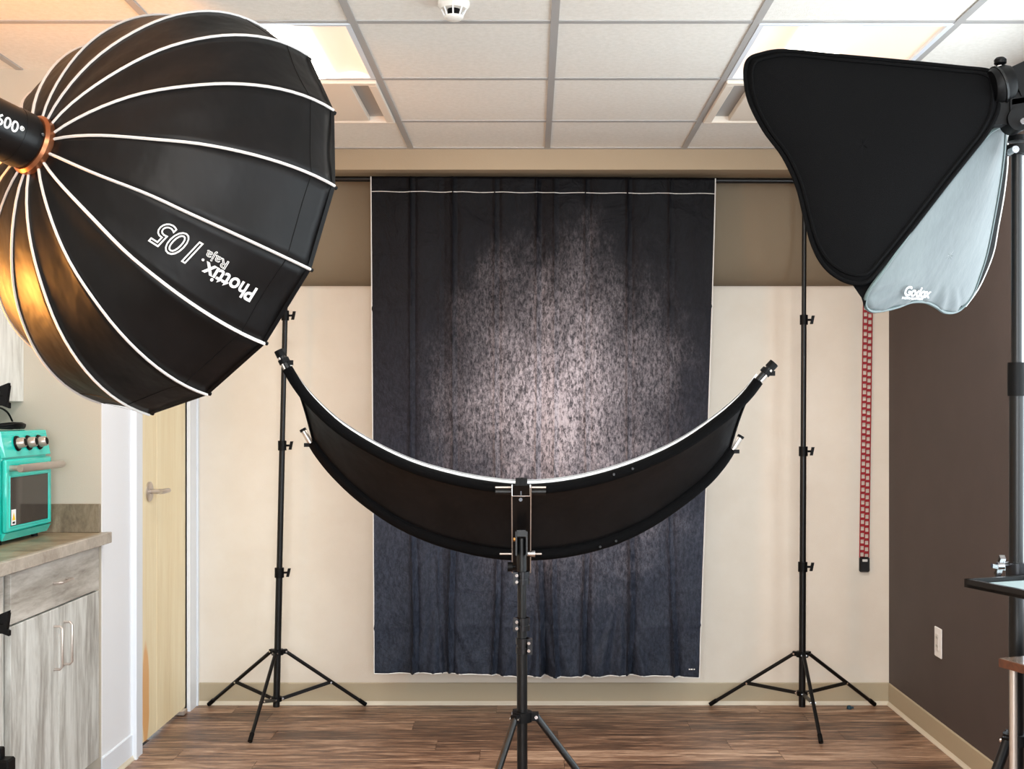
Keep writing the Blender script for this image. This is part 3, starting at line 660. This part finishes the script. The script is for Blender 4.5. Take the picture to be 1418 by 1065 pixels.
obj('power_lettering', MB().add([onbar(a) for a in tv], tf), m_ink, t)
obj('lock_button', MB().tube([l0-ax*.006+(e*.9+up*.43)*.060, l0-ax*.006+(e*.9+up*.43)*.067], .004, 8), m_chrome, t)
# its stand, just outside the left edge: knobs and the leg hub reach into the frame
sx, sy = -1.205, 2.595
t = stand('light_stand', 'black light stand at the left edge carrying the large softbox', (sx, sy, .03), (sx, sy, 1.915),
      [(.2, .93, .0175), (.93, 1.45, .0155), (1.45, 1.915, .0135)],
      [(sx+.42, sy+.22, 0), (sx-.42, sy+.24, 0), (sx+.02, sy-.48, 0)], .60, .22, lr=.011, collars=[], cat='light stand')
for zk in (1.425, .925):
    m_ = MB(); c = V((sx, sy, zk)); m_.tube([c-V((0, 0, .028)), c+V((0, 0, .028))], .024, 14); m_.tube([c, c+V((.045, 0, 0))], .008, 8)
    m_.obox(c+V((.046, 0, 0)), (.008, 0, 0), (0, .007, 0), (.003, 0, .022)); m_.obox(c+V((.046, 0, .018)), (.010, 0, .004), (0, .006, 0), (0, 0, .006)); m_.obox(c+V((.047, 0, -.018)), (.010, 0, -.004), (0, .006, 0), (0, 0, .006))
    obj('clamp_knob', m_, m_blackp, t)
obj('leg_bracket', MB().box((sx-.03, sy-.02, .585), (sx+.062, sy+.02, .628), .004).box((sx+.02, sy-.012, .626), (sx+.042, sy+.012, .652), .003), m_blackp, t)
obj('tilt_yoke', MB().tube([(sx, sy, 1.895), (sx, sy, 1.945)], .022, 12), m_blackp, t)

# ------------------------------------------------------------------ small collapsible softbox on the right
S_, A_, B_, C_, D_ = [V((a, b, c+H)) for a, b, c in ((1.033, 2.592, .682), (.485, 2.639, .783), (.700, 2.478, .247), (1.070, 2.950, .253), (.855, 3.112, .790))]
def unproj(px, py, p0, nrm):
    d = V(((px-CX)/F, 1, -(py-CY)/F)); o_ = V((0, 0, H)); k = (p0-o_).dot(nrm)/d.dot(nrm); return o_+d*k
cen = (S_+A_+B_+C_+D_)/5
def outward(n_, p_): return n_ if (p_-cen).dot(n_) > 0 else -n_
n1 = outward((A_-S_).cross(B_-S_).normalized(), (A_+B_+S_)/3); n2 = outward((B_-S_).cross(C_-S_).normalized(), (B_+C_+S_)/3)
ss = thing('folding_softbox', 'small folding softbox with one black and one silver-grey side facing the camera', 'softbox', tuple(S_))
def shell(outline, p0, nrm, bulge, rings=14, wr=None, n=5):
    pl = [unproj(x, y_, p0, nrm) for x, y_ in catmull(outline, n, True)]; m = len(pl); c = sum(pl, V((0, 0, 0)))/m; vv = []
    for j in range(rings+1):
        s = 1-j/rings
        for i in range(m):
            q = c+(pl[i]-c)*s+nrm*(bulge*(1-s**3)); 
            if wr: q = q+nrm*wr(i/m, s)
            vv.append(q)
    fs = [(j*m+i, j*m+(i+1) % m, (j+1)*m+(i+1) % m, (j+1)*m+i) for j in range(rings) for i in range(m)]
    return MB().add(vv, fs), pl
ol1 = [(1382, 112), (1370, 99), (1330, 94), (1240, 85), (1150, 77), (1085, 71), (1052, 76), (1036, 84), (1032, 105), (1038, 140), (1058, 180), (1085, 217), (1104, 258), (1115, 300), (1126, 340), (1142, 369), (1165, 387), (1188, 393), (1204, 388), (1222, 368), (1262, 318), (1310, 256), (1345, 212), (1368, 182), (1382, 150)]
b1, pl1 = shell(ol1, S_, n1, .022, wr=lambda a, s: .003*math.sin(a*40)*max(0, s-.55)*(1 if .28 < a < .6 else .3))
obj('black_side', b1, m_blackv, ss, smooth=True, solid=.002, label='black fabric side')
c1 = sum(pl1, V((0, 0, 0)))/len(pl1)
obj('black_welt', MB().tube([c1+(q-c1)*.945+n1*.006 for q in pl1]+[c1+(pl1[0]-c1)*.945+n1*.006], .004, 6, cap=False), m_blackv, ss, smooth=True)
obj('edge_wire', MB().tube([q+n1*.001 for q in pl1]+[pl1[0]+n1*.001], .005, 8, cap=False), m_blackv, ss, smooth=True)
ol2 = [(1388, 176), (1391, 190), (1386, 240), (1376, 300), (1366, 350), (1355, 385), (1346, 408), (1334, 424), (1322, 432), (1307, 432), (1294, 424), (1280, 418), (1262, 418), (1242, 425), (1220, 430), (1204, 430), (1197, 420), (1203, 402), (1226, 370), (1262, 318), (1310, 256), (1345, 212), (1370, 184)]
def wr2(a, s):
    return .0045*math.sin(a*95)*max(0, s-.5)*1.4 if .3 < a < .78 else 0
b2, pl2 = shell(ol2, S_, n2, .016, wr=wr2)
obj('grey_side', b2, m_silverf, ss, smooth=True, solid=.002, label='silver-grey fabric side')
c2_ = sum(pl2, V((0, 0, 0)))/len(pl2)
obj('grey_welt', MB().tube([q+n2*.001 for q in pl2]+[pl2[0]+n2*.001], .004, 6, cap=False), m_greyw, ss, smooth=True)
lo_ = [q for q in pl2]
# dark gusset and pale binding along the far edge of the grey side
gp = catmull([(1394, 186), (1394, 225), (1389, 270), (1381, 315), (1375, 348), (1364, 378), (1352, 402), (1336, 424)], 4)
far = [unproj(x, y_, S_+(-n2)*.012, n2) for x, y_ in gp]
inn = [unproj(x-11, y_-2, S_+(-n2)*.012, n2) for x, y_ in gp]
obj('gusset', MB().add(far+inn, [(i, i+1, len(far)+i+1, len(far)+i) for i in range(len(far)-1)]), m_blackv, ss, smooth=True, solid=.004)
obj('binding', MB().tube([q+n2*.002 for q in far], .0022, 6), m_pipe, ss, smooth=True)
def tri(a, b, c, nm, mat):
    obj(nm, MB().grid(lambda u, v: a.lerp(b.lerp(c, u), .12+.86*v), 6, 8), mat, ss, smooth=True, solid=.002)
tri(S_, A_, D_, 'black_side', m_blackv); tri(S_, C_, D_, 'black_side', m_blackv)
obj('front_diffuser', MB().add([q.lerp(cen, .05) for q in (A_, B_, C_, D_)], [(0, 1, 2, 3)]), m_whitef, ss, label='white front diffuser')
# gusset between the black and the grey side at the lower corner
gq = [unproj(x, y_, S_-n1*.01, n1) for x, y_ in ((1178, 390), (1200, 384), (1222, 366), (1232, 362), (1204, 402), (1197, 425), (1193, 412))]
obj('corner_gusset', MB().add(gq, [tuple(range(len(gq)))]), m_blackv, ss, solid=.003)
# logo lettering on the grey side
def affine_text(nm, s, px, py, wpx, hpx, slope, lean, off, outline=0, offset=0):
    tv, tf = text_mesh(s, 1.0, outline=outline, offset=offset); x0 = min(a.x for a in tv); x1 = max(a.x for a in tv)
    p0 = S_+n2*off; o_ = unproj(px, py, p0, n2); ux = (unproj(px+10, py+10*slope, p0, n2)-o_)/10; vy = (unproj(px+10*lean, py-10, p0, n2)-o_)/10
    obj(nm, MB().add([o_+ux*((a.x-x0)/(x1-x0)*wpx)+vy*(a.y/.7*hpx) for a in tv], tf), m_ink, ss)
affine_text('maker_lettering', 'Godox', 1251, 409, 37, 13, .10, .35, .020, offset=.03)
affine_text('tagline_lettering', 'PHOTO EQUIPMENT', 1249, 414, 30, 3, .06, .2, .018, offset=.02)
# S-bracket, speedlight and stand
gx_, gy_ = 1.087, 2.65
t = thing('speedlight_bracket', 'black bracket with a tilt joint and thumb knob behind the small softbox', 'bracket', (gx_, gy_, 1.95))
P_ = lambda px, py, d=2.60: W(px, py, d)
ra = (P_(1400, 112)-P_(1378, 120)).normalized()
obj('clamp_ring', MB().tube([P_(1372, 122), P_(1378, 121), P_(1394, 116), P_(1399, 115)], [.036, .042, .042, .038], 28), m_blackp, t, smooth=True)
obj('ring_lip', MB().tube([P_(1381, 120), P_(1384, 119)], .045, 28), m_blackm, t, smooth=True)
obj('thumb_screw', MB().tube([P_(1386, 104), P_(1385, 90)], .006, 10), m_chrome, t, smooth=True)
obj('thumb_knob', MB().tube([P_(1385, 91), P_(1385, 88), P_(1385, 83), P_(1385, 80)], [.006, .0135, .0135, .009], 18), m_blackp, t, smooth=True)
obj('bracket_arm', MB().obox(P_(1392, 152), (.022, 0, 0), (0, .015, 0), (.006, 0, .036)), m_blackp, t)
obj('tilt_joint', MB().tube([P_(1406, 168)-V((0, .024, 0)), P_(1406, 168)+V((0, .024, 0))], .026, 24).obox(P_(1404, 150), (.016, 0, 0), (0, .02, 0), (0, 0, .03)), m_blackp, t, smooth=True)
obj('joint_pin', MB().tube([P_(1407, 174)-V((0, .040, 0)), P_(1407, 174)-V((0, .02, 0))], .007, 14), m_chrome, t, smooth=True)
obj('joint_collar', MB().tube([P_(1408, 196, 2.65), P_(1408, 188, 2.65)], [.020, .018], 18).tube([P_(1408, 214, 2.65), P_(1408, 201, 2.65)], [.022, .022], 18), m_blackp, t, smooth=True)
obj('lock_pin', MB().tube([P_(1404, 208)-V((0, .01, 0)), P_(1404, 208)+V((0, .02, 0))], .008, 12), m_chrome, t, smooth=True)
t = thing('speedlight', 'black speedlight with a small brass screw clamped in the bracket ring', 'flash', tuple(P_(1400, 118)))
fd = V((.86, .02, .40)).normalized(); fu = V((-.40, 0, .86)).normalized(); fc = P_(1400, 118)+fd*.075
obj('head', MB().obox(fc, fd*.075, (0, .024, 0), fu*.034), m_blackp, t)
obj('label_plate', MB().obox(fc-V((0, .0245, 0))+fd*-.020+fu*.016, fd*.012, (0, .0012, 0), fu*.007), m_pipe, t)
obj('brass_screw', MB().tube([P_(1400, 117, 2.575), P_(1400, 117, 2.565)], .0058, 12), m_copperknob, t)
obj('foot_plate', MB().obox(P_(1412, 142), (.025, 0, .004), (0, .02, 0), (0, 0, .006)), m_chrome, t)
t = stand('light_stand', 'black light stand at the right edge carrying the small folding softbox', (gx_-.002, gy_, .03), (gx_+.001, gy_, 1.99),
      [(.2, 1.46, .0160), (1.46, 1.99, .0118)],
      [(gx_-.40, gy_-.30, 0), (gx_+.42, gy_-.22, 0), (gx_+.02, gy_+.52, 0)], .655, .24, lr=.011)
obj('collar', MB().tube([(gx_, gy_, 1.425), (gx_, gy_, 1.50)], .0195, 20).box((gx_+.012, gy_-.012, 1.44), (gx_+.045, gy_+.012, 1.485), .004), m_blackp, t, smooth=True)
# tray on the stand
kz = H-(788-CY)*2.63/F
t = thing('clamp_tray', 'dark rimmed tray with a grey mat clamped to the right light stand', 'tray', (1.16, 2.46, 1.015))
e1, e2 = V((.94, .34, 0)).normalized(), V((.34, -.94, 0)).normalized(); c0 = V((.933, 2.55, 1.018))
def trp(a, b, z): return c0+e1*a+e2*b+V((0, 0, z))
Lx, Ly = .42, .30
# notch-free tray sits in front of the pole
off = e2*.0
obj('tray_base', MB().add([trp(0, 0, -.006), trp(Lx, 0, -.006), trp(Lx, Ly, -.006), trp(0, Ly, -.006), trp(0, 0, 0), trp(Lx, 0, 0), trp(Lx, Ly, 0), trp(0, Ly, 0)], [(0,3,2,1),(4,5,6,7),(0,1,5,4),(1,2,6,5),(2,3,7,6),(3,0,4,7)]), m_blackp, t)
obj('mat', MB().obox(trp(Lx/2, Ly/2, .0015), e1*(Lx/2-.016), e2*(Ly/2-.016), (0, 0, .001)), m_trayin, t)
rim = MB()
for a, b, hx_, hy_ in ((Lx/2, .005, Lx/2, .005), (Lx/2, Ly-.005, Lx/2, .005), (.005, Ly/2, .005, Ly/2), (Lx-.005, Ly/2, .005, Ly/2)): rim.obox(trp(a, b, .002), e1*hx_, e2*hy_, (0, 0, .009))
obj('rim', rim, m_blackm, t)
obj('pole_clamp', MB().tube([(gx_, gy_, kz-.028), (gx_, gy_, kz+.012)], .0235, 20).obox((gx_+.028, gy_-.045, 1.015), (.012, 0, 0), (0, .045, 0), (0, 0, .010)), m_gun, t, smooth=True)
kp = W(1386, 784, 2.62)
obj('clamp_knob', MB().tube([kp, V((gx_-.015, gy_, kp.z))], .006, 10).tube([kp-V((.008, 0, 0)), kp+V((.006, 0, 0))], .009, 12).obox(kp-V((.002, 0, 0)), (.006, 0, 0), (0, .004, .004), (.006, 0, .020)).obox(kp-V((.006, 0, .002)), (.014, 0, -.003), (0, .006, 0), (0, 0, .0045)), m_chrome, t, smooth=True)
# side table
t = thing('side_table', 'small brown wood-topped table with steel legs at the lower right corner', 'table', (1.22, 2.25, 0))
q0 = V((.968, 2.45, .8775)); 
def tb(a, b, z): return q0+e1*a+e2*b+V((0, 0, z))
Tx, Ty = .46, .40
obj('table_top', MB().obox(tb(Tx/2, Ty/2, -.0085), e1*(Tx/2), e2*(Ty/2), (0, 0, .0085)), m_walnut, t)
obj('top_sheet', MB().obox(tb(Tx/2, Ty/2, .0005), e1*(Tx/2-.002), e2*(Ty/2-.002), (0, 0, .0008)), m_tabtop, t)
for a, b in ((.018, .022), (Tx-.018, .022), (.018, Ty-.022), (Tx-.018, Ty-.022)):
    obj('leg', MB().tube([tb(a, b, -.8775), tb(a, b, -.017)], .0078, 12), m_steel, t, smooth=True)
obj('apron', MB().obox(tb(Tx/2+.02, Ty/2, -.06), e1*(Tx/2-.04), e2*(Ty/2-.02), (0, 0, .04)), m_blackp, t)

# ------------------------------------------------------------------ curved crescent reflector
cr_ = thing('curved_reflector', 'curved crescent reflector with black back and white front edge, held on the centre stand', 'reflector', (-.027, 2.95, 1.0))
dT, dB = 2.95, 3.12
TP = catmull([(398, 505), (412, 528), (432, 553), (470, 588), (520, 619), (570, 642), (620, 657), (670, 667), (722, 672), (780, 668), (840, 655), (900, 634), (950, 609), (1000, 574), (1032, 545), (1050, 522)], 4)
BP = catmull([(434, 612), (444, 628), (466, 655), (500, 687), (545, 719), (590, 741), (630, 754), (675, 764), (722, 768), (780, 764), (840, 750), (890, 728), (935, 699), (975, 667), (998, 641), (1011, 621)], 4)
T3 = [W(a, b, dT) for a, b in TP]; B3 = [W(a, b, dB) for a, b in BP]
nT = len(T3)
def cs(u, v, off=0):
    x = u*(nT-1); i = min(nT-2, int(x)); a = T3[i].lerp(T3[i+1], x-i); b = B3[i].lerp(B3[i+1], x-i)
    sag = .018*math.sin(PI*v); return a.lerp(b, v)+V((0, .55, .84)).normalized()*(sag+off)
obj('black_cloth', MB().grid(lambda u, v: cs(u, v), 90, 10), m_blackf, cr_, smooth=True, solid=.0015)
obj('white_cloth', MB().grid(lambda u, v: cs(u, v*.98, .0155)+V((0, .004, 0)), 90, 10), m_whitef, cr_, smooth=True, label='white reflective inner face')
def sleeve(P3, r): return MB().tube(P3, r, 12)
obj('top_sleeve', sleeve([q-V((0, 0, .010)) for q in T3], .0135), m_blackv, cr_, smooth=True)
obj('bottom_sleeve', sleeve(B3, .0165), m_blackv, cr_, smooth=True)
obj('white_edge', MB().tube([q+V((0, .006, .0055)) for q in T3], .0045, 6), m_whitef, cr_, smooth=True, label='white edge of the reflective face')
for s_, (i0, i1), pe in ((-1, (0, 1), (388, 489)), (1, (-1, -2), (1069, 506))):
    a = W(pe[0], pe[1], dT); b = T3[i0]-V((0, 0, .008))
    r_ = obj('rail_end', MB().tube([a, a.lerp(b, .5), b, T3[i1]-V((0, 0, .010))], .0088, 14), m_blackm, cr_, smooth=True); obj('bright_strip', MB().tube([q_+V((s_*.005, -.003, -.003)) for q_ in (a, b)], .0052, 10), m_steel, r_, smooth=True)
    dd = (b-a).normalized(); obj('rail_cap', MB().tube([a-dd*.008, a+dd*.010], .0125, 14).tube([a+dd*.016, a+dd*.028], .0140, 14).obox(a+dd*.022+V((.016, 0, -.004)), (.006, 0, 0), (0, .006, 0), (0, 0, .006)), m_blackp, r_, smooth=True)
    b = B3[i0]; dd = (B3[i0]-B3[i1]).normalized()
    r_ = obj('rail_end', MB().tube([b-dd*.02+V((s_*.008, 0, -.002)), b+dd*.035+V((s_*.008, 0, -.002))], .0075, 12), m_steel, cr_, smooth=True)
    obj('rail_cap', MB().tube([b+dd*.035+V((s_*.008, 0, -.002)), b+dd*.042+V((s_*.008, 0, -.002))], .0090, 12).obox(b+V((s_*.016, -.006, -.008)), (.007, 0, 0), (0, .005, 0), (0, 0, .005)), m_blackp, r_, smooth=True)
    u0 = 0 if s_ < 0 else 1
    obj('end_hem', MB().grid(lambda u, v: cs(abs(u0-.022*u), v, -.004), 3, 10), m_blackv, cr_, smooth=True, solid=.004)
for px, py, P3, d in ((850, 654, 0, dT), (876, 646, 0, dT), (831, 754, 1, dB), (853, 746, 1, dB)):
    c = W(px, py+3, d-.012); obj('snap', MB().tube([c, c-V((0, .005, 0))], [.0042, .003], 10), m_blackm, cr_, smooth=True)
# centre joint tubes left bare between the sleeves
for (xa_, xb2, yy_, d, r) in ((686, 756, 675, dT-.018, .0026), (692, 750, 767, dB-.020, .0026)):
    obj('centre_tube', MB().tube([W(xa_, yy_, d), W(xb2, yy_, d)], r, 12), m_steel, cr_, smooth=True)
obj('centre_sleeve_gap', MB().tube([W(686, 681, dT-.012), W(756, 681, dT-.012)], .008, 12), m_blackm, cr_, smooth=True)
# bracket bar
bt, bb_ = W(722, 672, 2.905), W(722, 790, 3.06)
bd_ = (bb_-bt); bn = V((1, 0, 0)).cross(bd_).normalized(); bn = bn if bn.y < 0 else -bn
br = thing('reflector_bracket', 'black metal bracket bar clamping the curved reflector to its stand', 'bracket', tuple(bb_))
ctr = (bt+bb_)/2
obj('flat_bar', MB().obox(ctr, bd_/2, V((.0235, 0, 0)), bn*.002), m_blackm, br)
obj('bar_edge', MB().obox(ctr+V((.0235, 0, 0))+bn*.004, bd_/2, V((.0013, 0, 0)), bn*.006).obox(ctr-V((.0235, 0, 0))+bn*.004, bd_/2, V((.0013, 0, 0)), bn*.006), m_steel, br)
wf = [W(x, y_, 2.885) for x, y_ in ((709, 671), (709, 687), (734, 687), (734, 671))]
obj('wire_frame', MB().tube(wf, .0016, 8), m_chrome, br, smooth=True)
obj('top_clamp', MB().obox(W(722, 667, 2.90), (.0145, 0, 0), (0, .012, 0), (0, 0, .009)).obox(W(723, 667, 2.885), (.003, 0, 0), (0, .004, 0), (0, 0, .010)), m_blackp, br)
obj('bolt', MB().tube([W(721, 692, 2.89), W(721, 692, 2.90)], .0045, 14).obox(W(721.5, 683, 2.885), (.0016, 0, 0), (0, .001, 0), (0, 0, .005)), m_gun, br)
obj('bottom_knob', MB().tube([W(706, 785, 2.99), W(714, 785, 2.99)], .004, 8).tube([W(703, 785, 2.99), W(710, 785, 2.99)], .012, 14), m_blackp, br, smooth=True)
# centre stand
zs = lambda py, d=2.96: H-(py-CY)*d/F
cx0, cy0 = -.0235, 2.96
t = stand('reflector_stand', 'black tripod stand in the centre foreground holding the curved reflector', (cx0, cy0, .03), (cx0-.003, cy0, zs(745)),
      [(.12, zs(905), .0132), (zs(905), zs(872), .0118), (zs(872), zs(805), .0108), (zs(808), zs(745), .0125)],
      [(cx0+.50, cy0, 0), (cx0-.25, cy0-.43, 0), (cx0-.19, cy0+.46, 0)], zs(992), .20, lr=.0088)
for py, knobside in ((800, -1), (864, -1), (894, 1)):
    c = V((cx0, cy0, zs(py))); hh = .016 if py != 894 else .019
    m_ = MB().tube([c-V((0, 0, hh)), c-V((0, 0, hh*.2))], .0175, 18).tube([c+V((0, 0, hh*.2)), c+V((0, 0, hh))], .0175, 18).tube([c-V((0, 0, hh)), c+V((0, 0, hh))], .0155, 18)
    m_.obox(c+V((knobside*.018, -.008, 0)), (.006, 0, 0), (0, .010, 0), (0, 0, hh))
    cl = obj('clamp_collar', m_, m_gun, t, smooth=True)
    obj('clamp_bolt', MB().tube([c+V((knobside*.015, -.022, -hh*.5)), c+V((knobside*.015, -.016, -hh*.5))], .004, 10).tube([c+V((knobside*.015, -.022, hh*.5)), c+V((knobside*.015, -.016, hh*.5))], .004, 10), m_chrome, cl)
hd_ = W(723, 752, 2.93)
obj('tilt_head', MB().obox(W(722, 738, 2.945), (.0115, 0, 0), (0, .012, 0), (0, 0, .008)).obox(W(715, 752, 2.945), (.0022, 0, 0), (0, .012, 0), (0, 0, .030)).obox(W(729.5, 752, 2.945), (.0022, 0, 0), (0, .012, 0), (0, 0, .030)), m_blackm, t)
obj('tilt_bolt', MB().tube([W(711, 747, 2.94), W(716, 747, 2.94)], .005, 10), m_copperknob, t)
obj('tilt_knob', MB().tube([W(729, 767, 2.94), W(741, 767, 2.94)], [.006, .0085], 12), m_chrome, t, smooth=True)

# small blue bit on the floor near the right stand
t_ = obj('cap', MB().tube([(1.482, 5.52, 0), (1.482, 5.52, .012), (1.482, 5.52, .016)], [.012, .011, .006], 12).tube([(1.482, 5.52, .008), (1.50, 5.51, .008)], .005, 8), m_blue, at=(1.482, 5.52, 0), smooth=True)
tag(t_, 'tiny dark blue plastic cap on the floor by the right backdrop stand', 'cap')
